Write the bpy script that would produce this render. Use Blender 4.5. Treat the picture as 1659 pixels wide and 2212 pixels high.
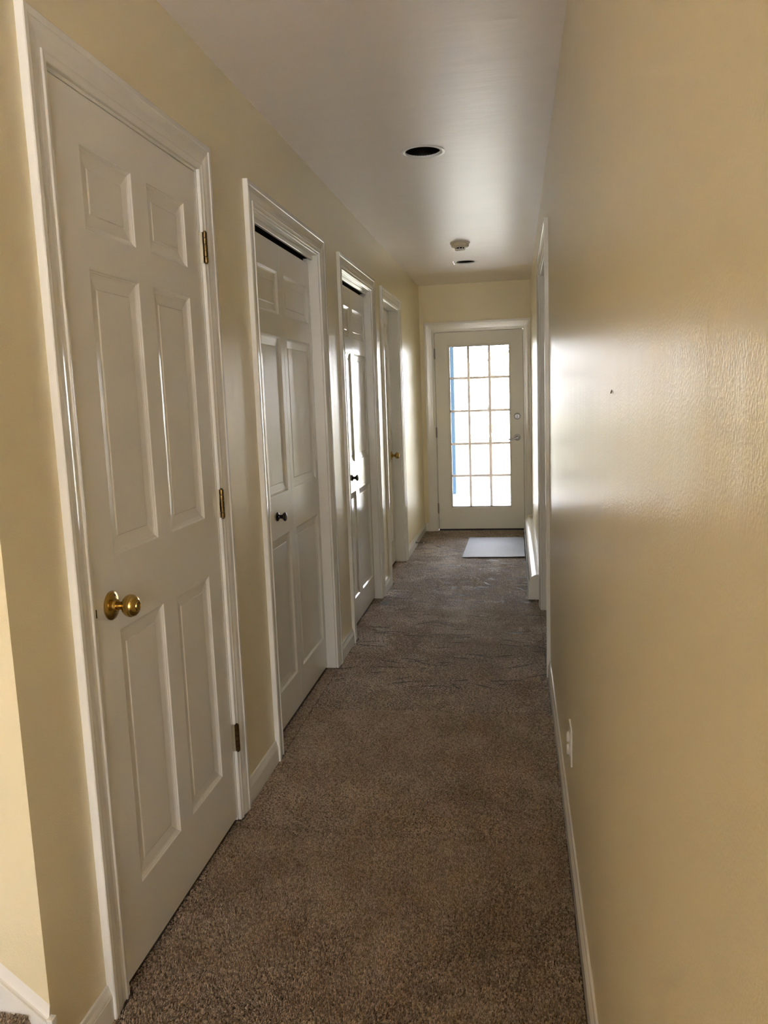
import bpy, bmesh, math, random
import numpy as np
from mathutils import Vector, Matrix

sc = bpy.context.scene
for o in list(bpy.data.objects):
    bpy.data.objects.remove(o)
random.seed(7)
rng = np.random.default_rng(7)

# ------------------------------------------------------------------ camera
IMG_W, IMG_H = 1659, 2212
F_PX = 1719.0
cam_data = bpy.data.cameras.new('camera')
cam = bpy.data.objects.new('camera', cam_data)
sc.collection.objects.link(cam)
sc.camera = cam
cam_data.sensor_fit = 'VERTICAL'
cam_data.sensor_height = 24.0
cam_data.lens = 24.0 * F_PX / IMG_H
cam_data.clip_start = 0.02
cam_data.clip_end = 300
_pitch, _yaw, _roll = -0.1439, 0.1669, -0.0360
_F = Vector((-math.sin(_yaw) * math.cos(_pitch), math.cos(_yaw) * math.cos(_pitch), math.sin(_pitch)))
_R = Vector((math.cos(_yaw), math.sin(_yaw), 0))
_U = _R.cross(_F)
_R2 = math.cos(_roll) * _R + math.sin(_roll) * _U
_U2 = -math.sin(_roll) * _R + math.cos(_roll) * _U
cam.matrix_world = Matrix(((_R2.x, _U2.x, -_F.x, 0.0), (_R2.y, _U2.y, -_F.y, 0.0), (_R2.z, _U2.z, -_F.z, 1.3727), (0, 0, 0, 1)))

# ------------------------------------------------------------------ world, sun, portals, exposure
SKY = 8.5
world = bpy.data.worlds.new('sky')
sc.world = world
world.use_nodes = True
wn, wl = world.node_tree.nodes, world.node_tree.links
wn.clear()
w_out = wn.new('ShaderNodeOutputWorld')
w_bg = wn.new('ShaderNodeBackground')
w_tc = wn.new('ShaderNodeTexCoord')
w_sep = wn.new('ShaderNodeSeparateXYZ')
w_cr = wn.new('ShaderNodeValToRGB')
w_cr.color_ramp.elements[0].position = 0.0
w_cr.color_ramp.elements[0].color = (1.0, 0.950, 0.93, 1)
w_cr.color_ramp.elements[1].position = 0.8
w_cr.color_ramp.elements[1].color = (0.66, 0.735, 1.0, 1)
wl.new(w_tc.outputs['Generated'], w_sep.inputs[0])
wl.new(w_sep.outputs['Z'], w_cr.inputs[0])
wl.new(w_cr.outputs[0], w_bg.inputs['Color'])
w_bg.inputs['Strength'].default_value = SKY
wl.new(w_bg.outputs[0], w_out.inputs[0])

sun_d = bpy.data.lights.new('sun', 'SUN')
sun_d.energy = 22.0
sun_d.color = (1.0, 0.90, 0.82)
sun_d.angle = math.radians(0.6)
sun = bpy.data.objects.new('sun', sun_d)
sc.collection.objects.link(sun)
sun.location = (4, 12, 9)
sun.rotation_euler = Vector((0.62, 0.30, 1.0)).to_track_quat('Z', 'Y').to_euler()


def portal(name, loc, rot, sx, sy):
    l = bpy.data.lights.new(name, 'AREA')
    l.shape = 'RECTANGLE'
    l.size, l.size_y = sx, sy
    l.cycles.is_portal = True
    o = bpy.data.objects.new(name, l)
    sc.collection.objects.link(o)
    o.location = loc
    o.rotation_euler = rot
    return o


BACK_Y = -5.6
portal('portal_end_door', (-0.347, 8.07, 1.04), (math.radians(-90), 0, 0), 0.62, 1.62)
portal('portal_window', (0.45, BACK_Y - 0.14, 1.435), (math.radians(90), 0, 0), 3.9, 1.87)

sc.view_settings.view_transform = 'Standard'
sc.view_settings.look = 'None'
sc.view_settings.gamma = 1.0
sc.view_settings.use_curve_mapping = False
sc.view_settings.exposure = 2.33
sc.cycles.max_bounces = 14
sc.cycles.diffuse_bounces = 8
sc.cycles.glossy_bounces = 4
sc.cycles.transparent_max_bounces = 12
sc.cycles.caustics_reflective = False
sc.cycles.caustics_refractive = False
sc.cycles.sample_clamp_indirect = 8.0


# ------------------------------------------------------------------ materials
def mat(name, color, rough=0.5, metal=0.0, spec=0.5, bump=None, vary=None, coat=0.0):
    """bump = (scale_xyz, strength, distance, detail); vary = (scale_xyz, amount)"""
    m = bpy.data.materials.new(name)
    m.use_nodes = True
    n, l = m.node_tree.nodes, m.node_tree.links
    p = n['Principled BSDF']
    p.inputs['Base Color'].default_value = (*color, 1)
    p.inputs['Roughness'].default_value = rough
    p.inputs['Metallic'].default_value = metal
    p.inputs['Specular IOR Level'].default_value = spec
    p.inputs['Coat Weight'].default_value = coat
    tc = n.new('ShaderNodeNewGeometry')
    if vary:
        mp = n.new('ShaderNodeVectorMath')
        mp.operation = 'MULTIPLY'
        mp.inputs[1].default_value = vary[0]
        l.new(tc.outputs['Position'], mp.inputs[0])
        nz = n.new('ShaderNodeTexNoise')
        nz.inputs['Scale'].default_value = 1.0
        nz.inputs['Detail'].default_value = 4
        l.new(mp.outputs[0], nz.inputs['Vector'])
        mx = n.new('ShaderNodeMixRGB')
        mx.blend_type = 'MIX'
        a = vary[1]
        mx.inputs[1].default_value = (*[c * (1 - a) for c in color], 1)
        mx.inputs[2].default_value = (*[min(1, c * (1 + a)) for c in color], 1)
        l.new(nz.outputs['Fac'], mx.inputs[0])
        l.new(mx.outputs[0], p.inputs['Base Color'])
    prev = None
    for b in (bump or []):
        mp = n.new('ShaderNodeVectorMath')
        mp.operation = 'MULTIPLY'
        mp.inputs[1].default_value = b[0]
        l.new(tc.outputs['Position'], mp.inputs[0])
        nz = n.new('ShaderNodeTexNoise')
        nz.inputs['Scale'].default_value = 1.0
        nz.inputs['Detail'].default_value = b[3]
        l.new(mp.outputs[0], nz.inputs['Vector'])
        bp = n.new('ShaderNodeBump')
        bp.inputs['Strength'].default_value = b[1]
        bp.inputs['Distance'].default_value = b[2]
        l.new(nz.outputs['Fac'], bp.inputs['Height'])
        if prev:
            l.new(prev.outputs[0], bp.inputs['Normal'])
        prev = bp
    if prev:
        l.new(prev.outputs[0], p.inputs['Normal'])
    return m


def glass_mat(name='window_glass', tint=(0.96, 0.98, 0.97)):
    m = bpy.data.materials.new(name)
    m.use_nodes = True
    n, l = m.node_tree.nodes, m.node_tree.links
    n.clear()
    out = n.new('ShaderNodeOutputMaterial')
    tr = n.new('ShaderNodeBsdfTransparent')
    tr.inputs[0].default_value = (*tint, 1)
    gl = n.new('ShaderNodeBsdfGlossy')
    gl.inputs['Roughness'].default_value = 0.02
    fr = n.new('ShaderNodeFresnel')
    fr.inputs[0].default_value = 1.45
    mx = n.new('ShaderNodeMixShader')
    l.new(fr.outputs[0], mx.inputs[0])
    l.new(tr.outputs[0], mx.inputs[1])
    l.new(gl.outputs[0], mx.inputs[2])
    l.new(mx.outputs[0], out.inputs[0])
    return m


WALL_C = (0.80, 0.717, 0.49)
TRIM_C = (0.82, 0.81, 0.765)
M = {}
M['wall'] = mat('cream_wall_paint', WALL_C, 0.30, spec=0.54,
                bump=[((260, 260, 260), 0.45, 0.0012, 2), ((1.5, 9, 0.7), 0.35, 0.006, 2)], vary=((1.3, 1.3, 1.3), 0.02))
M['ceiling'] = mat('ceiling_paint', (0.90, 0.85, 0.825), 0.36, spec=0.8,
                   bump=[((200, 200, 200), 0.15, 0.001, 2), ((3.5, 13, 4), 0.5, 0.006, 4)], vary=((2.5, 9, 2), 0.03))
M['trim'] = mat('semi_gloss_white_trim', TRIM_C, 0.15, spec=0.5,
                bump=[((60, 60, 5), 0.10, 0.001, 3)])
M['door'] = mat('semi_gloss_white_door', TRIM_C, 0.16, spec=0.5,
                bump=[((260, 260, 9), 0.20, 0.0007, 4)])
M['glazed_door'] = mat('white_metal_door', (0.80, 0.79, 0.74), 0.35)
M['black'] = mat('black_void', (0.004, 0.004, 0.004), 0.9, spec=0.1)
M['baffle'] = mat('black_can_baffle', (0.006, 0.006, 0.007), 0.5, spec=0.3)
M['brass'] = mat('aged_brass', (0.52, 0.36, 0.11), 0.24, metal=1.0, vary=((60, 60, 60), 0.12))
M['hinge_leaf'] = mat('pale_worn_brass', (0.60, 0.54, 0.40), 0.35, metal=0.8)
M['brass_dark'] = mat('tarnished_brass', (0.17, 0.11, 0.04), 0.3, metal=1.0)
M['bronze'] = mat('oil_rubbed_bronze', (0.018, 0.012, 0.010), 0.25, spec=0.6)
M['nickel'] = mat('satin_nickel', (0.42, 0.42, 0.45), 0.38, metal=1.0)
M['hinge_grey'] = mat('grey_hinge', (0.30, 0.28, 0.27), 0.4, metal=0.8)
M['enamel'] = mat('white_enamel', (0.80, 0.79, 0.75), 0.25, spec=0.5)
M['plastic'] = mat('white_plastic', (0.82, 0.80, 0.74), 0.35)
M['plastic_almond'] = mat('almond_plastic', (0.74, 0.66, 0.52), 0.4)
M['ring'] = mat('white_trim_ring', (0.80, 0.80, 0.80), 0.3)
M['mat'] = mat('grey_mat', (0.30, 0.325, 0.37), 0.6, bump=[((700, 700, 50), 0.4, 0.001, 2)], vary=((50, 8, 8), 0.10))
M['rubber'] = mat('black_rubber', (0.01, 0.01, 0.01), 0.5)
M['glass'] = glass_mat()
M['glass_dimmed'] = glass_mat('dimmed_door_glass', (0.68, 0.695, 0.71))  # tint darkened to cut the daylight entering through the end door
M['muntin'] = mat('glare_grille_bar', (0.85, 0.80, 0.76), 0.5)  # lightened and made part translucent to stand in for glare around the bars
_n, _l = M['muntin'].node_tree.nodes, M['muntin'].node_tree.links
_t = _n.new('ShaderNodeBsdfTranslucent')
_t.inputs[0].default_value = (0.85, 0.80, 0.76, 1)
_m = _n.new('ShaderNodeMixShader')
_m.inputs[0].default_value = 0.35
_l.new(_n['Principled BSDF'].outputs[0], _m.inputs[1])
_l.new(_t.outputs[0], _m.inputs[2])
_l.new(_m.outputs[0], _n['Material Output'].inputs['Surface'])
M['deck'] = mat('deck_board', (0.55, 0.53, 0.50), 0.7, vary=((30, 2, 2), 0.1))
M['spacer'] = mat('grey_spacer', (0.10, 0.12, 0.16), 0.5)
M['post'] = mat('shade_blue_post', (0.035, 0.068, 0.115), 0.7, spec=0.2)  # dark blue puts the shade of the near face into the colour
M['white_wood'] = mat('white_painted_wood', (0.8, 0.8, 0.8), 0.5)
M['leaf'] = mat('leaf_green', (0.36, 0.37, 0.29), 0.5, vary=((3, 3, 3), 0.3))
M['bark'] = mat('bark', (0.16, 0.12, 0.09), 0.9, vary=((9, 9, 2), 0.3))
M['lawn'] = mat('dry_lawn', (0.27, 0.26, 0.17), 0.9, vary=((2, 2, 2), 0.3))
M['roof'] = mat('added_roof_board', (0.7, 0.7, 0.68), 0.7)


def carpet_mat(name, island, k=1.0):
    m = bpy.data.materials.new(name)
    m.use_nodes = True
    n, l = m.node_tree.nodes, m.node_tree.links
    p = n['Principled BSDF']
    p.inputs['Roughness'].default_value = 0.55
    p.inputs['Specular IOR Level'].default_value = 0.5
    p.inputs['Sheen Tint'].default_value = (1.0, 0.90, 0.78, 1)
    p.inputs['Sheen Weight'].default_value = 1.0 if k == 1.0 else 0.0
    p.inputs['Sheen Roughness'].default_value = 0.4
    g = n.new('ShaderNodeNewGeometry')
    r = n.new('ShaderNodeValToRGB')
    r.color_ramp.elements[0].color = (0.18 * k, 0.121 * k, 0.071 * k, 1)
    r.color_ramp.elements[1].color = (0.60 * k, 0.465 * k, 0.32 * k, 1)
    e = r.color_ramp.elements.new(0.5)
    e.color = (0.345 * k, 0.252 * k, 0.166 * k, 1)
    if island:
        l.new(g.outputs['Random Per Island'], r.inputs[0])
    else:
        nz0 = n.new('ShaderNodeTexNoise')
        nz0.inputs['Scale'].default_value = 190
        nz0.inputs['Detail'].default_value = 3
        l.new(g.outputs['Position'], nz0.inputs['Vector'])
        l.new(nz0.outputs['Fac'], r.inputs[0])
        bp = n.new('ShaderNodeBump')
        bp.inputs['Strength'].default_value = 1.0
        bp.inputs['Distance'].default_value = 0.006
        l.new(nz0.outputs['Fac'], bp.inputs['Height'])
        l.new(bp.outputs[0], p.inputs['Normal'])
    nz = n.new('ShaderNodeTexNoise')
    nz.inputs['Scale'].default_value = 4.5
    nz.inputs['Detail'].default_value = 5
    l.new(g.outputs['Position'], nz.inputs['Vector'])
    r2 = n.new('ShaderNodeValToRGB')
    r2.color_ramp.elements[0].position = 0.32
    r2.color_ramp.elements[0].color = (0.80, 0.74, 0.66, 1)
    r2.color_ramp.elements[1].position = 0.6
    r2.color_ramp.elements[1].color = (1.0, 1.0, 1.0, 1)
    l.new(nz.outputs['Fac'], r2.inputs[0])
    mx = n.new('ShaderNodeMixRGB')
    mx.blend_type = 'MULTIPLY'
    mx.inputs[0].default_value = 1.0
    l.new(r.outputs[0], mx.inputs[1])
    l.new(r2.outputs[0], mx.inputs[2])
    l.new(mx.outputs[0], p.inputs['Base Color'])
    return m


M['carpet'] = carpet_mat('brown_carpet_pile', True)
M['carpet_base'] = carpet_mat('brown_carpet_base', False)
M['gap_shade'] = carpet_mat('gap_shade_carpet', False, 0.30)  # base darkened to paint shade into gaps and creases between tufts


# ------------------------------------------------------------------ helpers
def wloc(o):
    v = Vector((0, 0, 0))
    while o is not None:
        v = v + o.location
        o = o.parent
    return v


def obj(name, bm, material, parent=None, loc=None, smooth=False, recalc=True):
    """link a bmesh given in WORLD coordinates as one object"""
    if recalc:
        bmesh.ops.recalc_face_normals(bm, faces=bm.faces[:])
    base = wloc(parent) if parent is not None else Vector((0, 0, 0))
    l = Vector(loc) if loc is not None else base
    bmesh.ops.translate(bm, verts=bm.verts[:], vec=-l)
    me = bpy.data.meshes.new(name)
    bm.to_mesh(me)
    bm.free()
    if smooth:
        for p in me.polygons:
            p.use_smooth = True
        try:
            me.set_sharp_from_angle(angle=math.radians(35))
        except Exception:
            pass
    me.materials.append(material)
    o = bpy.data.objects.new(name, me)
    sc.collection.objects.link(o)
    if parent is not None:
        o.parent = parent
        o.location = l - base
    else:
        o.location = l
    return o


def empty(name, loc):
    o = bpy.data.objects.new(name, None)
    o.empty_display_size = 0.05
    sc.collection.objects.link(o)
    o.location = loc
    return o


def tag(o, label=None, cat=None, group=None, kind=None):
    if label:
        o['label'] = label
    if cat:
        o['category'] = cat
    if group:
        o['group'] = group
    if kind:
        o['kind'] = kind
    return o


def struct(o, label=None):
    o['kind'] = 'structure'
    if label:
        o['label'] = label
    return o


def dup(o, delta=None, parent=None):
    c = o.copy()
    sc.collection.objects.link(c)
    if parent is not None:
        c.parent = parent
    if delta is not None:
        c.location = o.location + Vector(delta)
    for ch in list(o.children):
        dup(ch, None, c)
    return c


def box(bm, x0, x1, y0, y1, z0, z1, bev=0.0, seg=1):
    vs = [bm.verts.new((x, y, z)) for x in (x0, x1) for y in (y0, y1) for z in (z0, z1)]
    fs = []
    for i in ((0, 1, 3, 2), (4, 6, 7, 5), (0, 4, 5, 1), (2, 3, 7, 6), (0, 2, 6, 4), (1, 5, 7, 3)):
        fs.append(bm.faces.new([vs[k] for k in i]))
    if bev > 0:
        es = list({e for f in fs for e in f.edges})
        bmesh.ops.bevel(bm, geom=es, offset=bev, segments=seg, affect='EDGES', profile=0.5)
    return bm


def bx(*a, **k):
    return box(bmesh.new(), *a, **k)


# planes: map (u, v, d) -> world
AX, BX = -0.923, 0.153          # left and right wall faces
HC = 2.43                       # ceiling
LY = 7.9715                     # end wall face
PL_LEFT = lambda u, v, d: (AX + d, u, v)
PL_RIGHT = lambda u, v, d: (BX - d, u, v)
PL_END = lambda u, v, d: (u, LY - d, v)
PL_BACK = lambda u, v, d: (u, BACK_Y + d, v)


def quad(bm, pts):
    return bm.faces.new([bm.verts.new(p) for p in pts])


def grid_slab(us, vs, hole, P, d0, d1):
    """slab between depth d0 (front) and d1 with rectangular holes"""
    bm = bmesh.new()
    nu, nv = len(us) - 1, len(vs) - 1
    solid = [[not hole(0.5 * (us[i] + us[i + 1]), 0.5 * (vs[j] + vs[j + 1])) for j in range(nv)] for i in range(nu)]
    ok = lambda i, j: 0 <= i < nu and 0 <= j < nv and solid[i][j]
    for i in range(nu):
        for j in range(nv):
            if not solid[i][j]:
                continue
            a, b, c, e = us[i], us[i + 1], vs[j], vs[j + 1]
            for d in (d0, d1):
                quad(bm, [P(a, c, d), P(b, c, d), P(b, e, d), P(a, e, d)])
            if not ok(i - 1, j):
                quad(bm, [P(a, c, d0), P(a, e, d0), P(a, e, d1), P(a, c, d1)])
            if not ok(i + 1, j):
                quad(bm, [P(b, c, d0), P(b, e, d0), P(b, e, d1), P(b, c, d1)])
            if not ok(i, j - 1):
                quad(bm, [P(a, c, d0), P(b, c, d0), P(b, c, d1), P(a, c, d1)])
            if not ok(i, j + 1):
                quad(bm, [P(a, e, d0), P(b, e, d0), P(b, e, d1), P(a, e, d1)])
    bmesh.ops.remove_doubles(bm, verts=bm.verts[:], dist=1e-5)
    return bm


def rings(bm, P, u0, u1, v0, v1, prof, cap=False):
    """prof: list of (inset, depth); nested rectangles joined by quads"""
    prev = None
    for ins, d in prof:
        cur = [bm.verts.new(P(*p, d)) for p in ((u0 + ins, v0 + ins), (u1 - ins, v0 + ins), (u1 - ins, v1 - ins), (u0 + ins, v1 - ins))]
        if prev:
            for k in range(4):
                bm.faces.new((prev[k], prev[(k + 1) % 4], cur[(k + 1) % 4], cur[k]))
        prev = cur
    if cap:
        bm.faces.new(prev)


def lathe(bm, prof, axis_o, axis_d, n=32, cap0=False, cap1=False):
    """prof: list of (radius, height along axis)"""
    d = Vector(axis_d).normalized()
    q = d.to_track_quat('Z', 'Y').to_matrix()
    O = Vector(axis_o)
    rows = []
    for r, h in prof:
        if r < 1e-6:
            rows.append([bm.verts.new(O + d * h)])
        else:
            rows.append([bm.verts.new(O + q @ Vector((r * math.cos(2 * math.pi * k / n), r * math.sin(2 * math.pi * k / n), h))) for k in range(n)])
    for a, b in zip(rows[:-1], rows[1:]):
        for k in range(n):
            k2 = (k + 1) % n
            if len(a) == 1 and len(b) == 1:
                continue
            if len(a) == 1:
                bm.faces.new((a[0], b[k], b[k2]))
            elif len(b) == 1:
                bm.faces.new((a[k], a[k2], b[0]))
            else:
                bm.faces.new((a[k], a[k2], b[k2], b[k]))
    if cap0 and len(rows[0]) > 1:
        bm.faces.new(rows[0])
    if cap1 and len(rows[-1]) > 1:
        bm.faces.new(rows[-1])
    return bm


def lt(*a, **k):
    return lathe(bmesh.new(), *a, **k)


# casing profile: (t from the inner edge, height off the wall)
def casing_prof(w):
    return [(0, 0), (0, 0.0085), (0.0015, 0.010), (0.008, 0.0105), (0.0135, 0.0120), (0.0165, 0.0135), (0.0185, 0.0128), (0.0195, 0.0095),
            (0.030, 0.0102), (0.045, 0.0138), (w - 0.0175, 0.0158), (w - 0.016, 0.0178), (w - 0.014, 0.0186), (w - 0.002, 0.0186), (w, 0.0165), (w, 0)]


FLAT_PROF = lambda w: [(0, 0), (0, 0.012), (0.002, 0.014), (0.018, 0.014), (0.020, 0.0125), (0.045, 0.0135), (w - 0.02, 0.016), (w - 0.018, 0.018), (w - 0.002, 0.018), (w, 0.016), (w, 0)]


def leg_mesh(P, u, sgn, v0, vi, prof):
    """side casing; u = inner edge, sgn = outward direction"""
    bm = bmesh.new()
    lo = [bm.verts.new(P(u + sgn * t, v0, d)) for t, d in prof]
    hi = [bm.verts.new(P(u + sgn * t, vi + t, d)) for t, d in prof]
    for k in range(len(prof) - 1):
        bm.faces.new((lo[k], lo[k + 1], hi[k + 1], hi[k]))
    bm.faces.new(lo)
    bm.faces.new(hi)
    return bm


def head_mesh(P, u0, u1, vi, prof):
    bm = bmesh.new()
    lo = [bm.verts.new(P(u0 - t, vi + t, d)) for t, d in prof]
    hi = [bm.verts.new(P(u1 + t, vi + t, d)) for t, d in prof]
    for k in range(len(prof) - 1):
        bm.faces.new((lo[k], lo[k + 1], hi[k + 1], hi[k]))
    bm.faces.new(lo)
    bm.faces.new(hi)
    return bm


WT = 0.115  # wall thickness


def trim_set(n, P, u0, u1, vt, w, label, prof=None, reveal=0.006, jamb_d=WT, stop=None, right_w=None):
    """u0,u1,vt: jamb faces; casing, jambs and stops of one doorway"""
    base = Vector(P(0.5 * (u0 + u1), 0, 0))
    t = empty('trim_%d' % n, base)
    struct(t, label)
    pr = prof or casing_prof(w)
    a, b, top = u0 - reveal, u1 + reveal, vt + reveal
    obj('side_casing', leg_mesh(P, a, -1, 0, top, pr), M['trim'], t)
    if right_w:
        s = right_w / w
        pr2 = [(x * s, d) for x, d in pr]
        obj('side_casing', leg_mesh(P, b, 1, 0, top, pr2), M['trim'], t)
    else:
        obj('side_casing', leg_mesh(P, b, 1, 0, top, pr), M['trim'], t)
    if right_w:
        bm = head_mesh(P, a, b, top, pr)
        # square cut against the neighbouring wall
        lim = b + right_w
        for v in bm.verts:
            if v.co.x > lim:
                v.co.x = lim
        obj('head_casing', bm, M['trim'], t)
    else:
        obj('head_casing', head_mesh(P, a, b, top, pr), M['trim'], t)

    def pbox(ua, ub, va, vb, da, db, bev=0.0015):
        p, q = P(ua, va, da), P(ub, vb, db)
        return bx(min(p[0], q[0]), max(p[0], q[0]), min(p[1], q[1]), max(p[1], q[1]), min(p[2], q[2]), max(p[2], q[2]), bev=bev)
    obj('side_jamb', pbox(u0 - 0.018, u0, 0.001, vt, -jamb_d, -0.0004), M['trim'], t)
    obj('side_jamb', pbox(u1, u1 + 0.018, 0.001, vt, -jamb_d, -0.0004), M['trim'], t)
    obj('head_jamb', pbox(u0 - 0.018, u1 + 0.018, vt, vt + 0.018, -jamb_d, -0.0004), M['trim'], t)
    if stop:
        s0, s1 = stop
        obj('door_stop_strip', pbox(u0, u0 + 0.011, 0.001, vt, s0, s1), M['trim'], t)
        obj('door_stop_strip', pbox(u1 - 0.011, u1, 0.001, vt, s0, s1), M['trim'], t)
        obj('door_stop_strip', pbox(u0 + 0.011, u1 - 0.011, vt - 0.011, vt, s0, s1), M['trim'], t)
    return t


STICK = [(0, 0), (0.0015, -0.0005), (0.004, -0.0034), (0.006, -0.0040), (0.0085, -0.0062), (0.0105, -0.0066), (0.0130, -0.0076), (0.017, -0.0082)]
FIELD = [(0.017, -0.0082), (0.030, -0.0100), (0.0400, -0.0112), (0.0415, -0.0088), (0.0430, -0.0084)]


def panel_slab(name, P, u0, u1, v0, v1, d, holes, thick, material, parent=None, loc=None):
    us = sorted({u0, u1, *[h[0] for h in holes], *[h[1] for h in holes]})
    vs = sorted({v0, v1, *[h[2] for h in holes], *[h[3] for h in holes]})
    inh = lambda u, v: any(h[0] < u < h[1] and h[2] < v < h[3] for h in holes)
    bm = grid_slab(us, vs, inh, P, d, d - thick)
    # drop the hole side walls (kept only outside), replace by moulded sticking
    for h in holes:
        rings(bm, P, *h, [(i, d + e) for i, e in STICK])
    o = obj(name, bm, material, parent, loc=loc if loc else None)
    for h in holes:
        b2 = bmesh.new()
        rings(b2, P, *h, [(i, d + e) for i, e in FIELD], cap=True)
        rings(b2, P, *h, [(0.0172, d - 0.013), (0.0172, d - thick + 0.006)], cap=True)
        obj('panel', b2, material, o)
    return o


# ------------------------------------------------------------------ setting: floor, ceiling, walls
X0, X1 = -3.2, 3.4            # shell limits
CORNER_Y = 1.287

fl = obj('floor', bx(X0, X1, BACK_Y - 0.15, LY + 0.12, -0.12, -0.0005), M['gap_shade'])
struct(fl, 'brown carpeted hallway floor')

CANS = [(-0.389, 3.675), (-0.386, 6.712)]


def ceiling_mesh():
    bm = bmesh.new()
    h = 0.095
    xs = sorted([X0, X1, CANS[0][0] - h, CANS[0][0] + h])
    ys = sorted([BACK_Y - 0.15, LY + 0.12, *[c[1] - h for c in CANS], *[c[1] + h for c in CANS]])
    for i in range(len(xs) - 1):
        for j in range(len(ys) - 1):
            xm, ym = 0.5 * (xs[i] + xs[i + 1]), 0.5 * (ys[j] + ys[j + 1])
            hit = [c for c in CANS if abs(xm - c[0]) < h and abs(ym - c[1]) < h]
            if not hit:
                quad(bm, [(xs[i], ys[j], HC), (xs[i + 1], ys[j], HC), (xs[i + 1], ys[j + 1], HC), (xs[i], ys[j + 1], HC)])
            else:
                cx, cy = hit[0]
                n = 32
                inner = [bm.verts.new((cx + 0.081 * math.cos(2 * math.pi * k / n), cy + 0.081 * math.sin(2 * math.pi * k / n), HC)) for k in range(n)]
                upper = [bm.verts.new((v.co.x, v.co.y, HC + 0.1)) for v in inner]
                outer = []
                for k in range(n):
                    c, s = math.cos(2 * math.pi * k / n), math.sin(2 * math.pi * k / n)
                    f = h / max(abs(c), abs(s))
                    px = cx + c * f
                    py = cy + s * f
                    px = min(max(px, xs[i]), xs[i + 1])
                    py = min(max(py, ys[j]), ys[j + 1])
                    outer.append(bm.verts.new((px, py, HC)))
                for k in range(n):
                    k2 = (k + 1) % n
                    bm.faces.new((outer[k], outer[k2], inner[k2], inner[k]))
                    bm.faces.new((inner[k], inner[k2], upper[k2], upper[k]))
    # slab above, leaving shafts for the cans
    for i in range(len(xs) - 1):
        for j in range(len(ys) - 1):
            xm, ym = 0.5 * (xs[i] + xs[i + 1]), 0.5 * (ys[j] + ys[j + 1])
            if not [c for c in CANS if abs(xm - c[0]) < h and abs(ym - c[1]) < h]:
                quad(bm, [(xs[i], ys[j], HC + 0.1), (xs[i + 1], ys[j], HC + 0.1), (xs[i + 1], ys[j + 1], HC + 0.1), (xs[i], ys[j + 1], HC + 0.1)])
    bmesh.ops.remove_doubles(bm, verts=bm.verts[:], dist=1e-5)
    return bm


struct(obj('ceiling', ceiling_mesh(), M['ceiling']), 'pale ceiling with two recessed light openings')

# left wall with four doorways (jamb faces)
D1 = (1.578, 2.346, 2.049)
D2 = (2.864, 3.836, 2.051)
D3 = (4.339, 5.247, 2.051)
D4 = (5.704, 6.472, 2.051)
RD = (3.852, 4.980, 2.051)
HOLE = [(a - 0.018, b + 0.018, 0.0, c + 0.018) for a, b, c in (D1, D2, D3, D4)]
us = sorted([CORNER_Y, LY] + [h[0] for h in HOLE] + [h[1] for h in HOLE])
bm = grid_slab(us, [0.0, HOLE[0][3], HOLE[1][3], HC], lambda u, v: any(h[0] < u < h[1] and v < h[3] for h in HOLE), PL_LEFT, 0.0, -WT)
struct(obj('wall_left', bm, M['wall']), 'cream wall with four white doors')
# right wall
RW0 = 0.05                     # the right wall starts here; the room opens behind the viewer
rh = (RD[0] - 0.018, RD[1] + 0.018, RD[2] + 0.018)
bm = grid_slab([RW0, rh[0], rh[1], LY], [0, rh[2], HC], lambda u, v: rh[0] < u < rh[1] and v < rh[2], PL_RIGHT, 0.0, -WT)
struct(obj('wall_right', bm, M['wall']), 'long cream wall on the right')
# end wall
ED = (-0.7815, 0.0800, 1.9755)
eh = (ED[0] - 0.018, ED[1] + 0.018, ED[2] + 0.018)
bm = grid_slab([AX - WT, eh[0], eh[1], BX + WT], [0, eh[2], HC], lambda u, v: eh[0] < u < eh[1] and v < eh[2], PL_END, 0.0, -0.14)
struct(obj('wall_end', bm, M['wall']), 'cream end wall around the glazed door')
# wall beside the stairs
struct(obj('wall_stair', bx(X0, AX - WT - 0.0002, CORNER_Y, CORNER_Y + WT, 0, HC), M['wall']), 'brightly lit cream wall beside the stairs')
# room behind the camera
WIN = (-1.5, 2.4, 0.50, 2.37)
struct(obj('wall_front', bx(BX + WT + 0.0002, X1, RW0, RW0 + WT, 0, HC), M['wall']))
bm = grid_slab([X0, WIN[0], WIN[1], X1], [0, WIN[2], WIN[3], HC], lambda u, v: WIN[0] < u < WIN[1] and WIN[2] < v < WIN[3], PL_BACK, 0.0, -0.15)
struct(obj('wall_back', bm, M['wall']))
struct(obj('wall_far_left', bx(X0 - 0.1, X0, BACK_Y - 0.15, LY + 0.12, 0, HC), M['wall']))
struct(obj('wall_far_right', bx(X1, X1 + 0.1, BACK_Y - 0.15, LY + 0.12, 0, HC), M['wall']))
struct(obj('wall_outer', bx(X0, AX - WT - 0.001, LY, LY + 0.14, 0, HC), M['wall']))
struct(obj('wall_outer', bx(BX + WT + 0.001, X1, LY, LY + 0.14, 0, HC), M['wall']))
struct(obj('wall_light_block', bx(-0.45, BX + WT + 1.2, -0.75, -0.63, 0, 0.82), M['wall']), 'added half wall behind the viewer that blocks low window light')  # unseen half wall added to keep window light off the near floor
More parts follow.
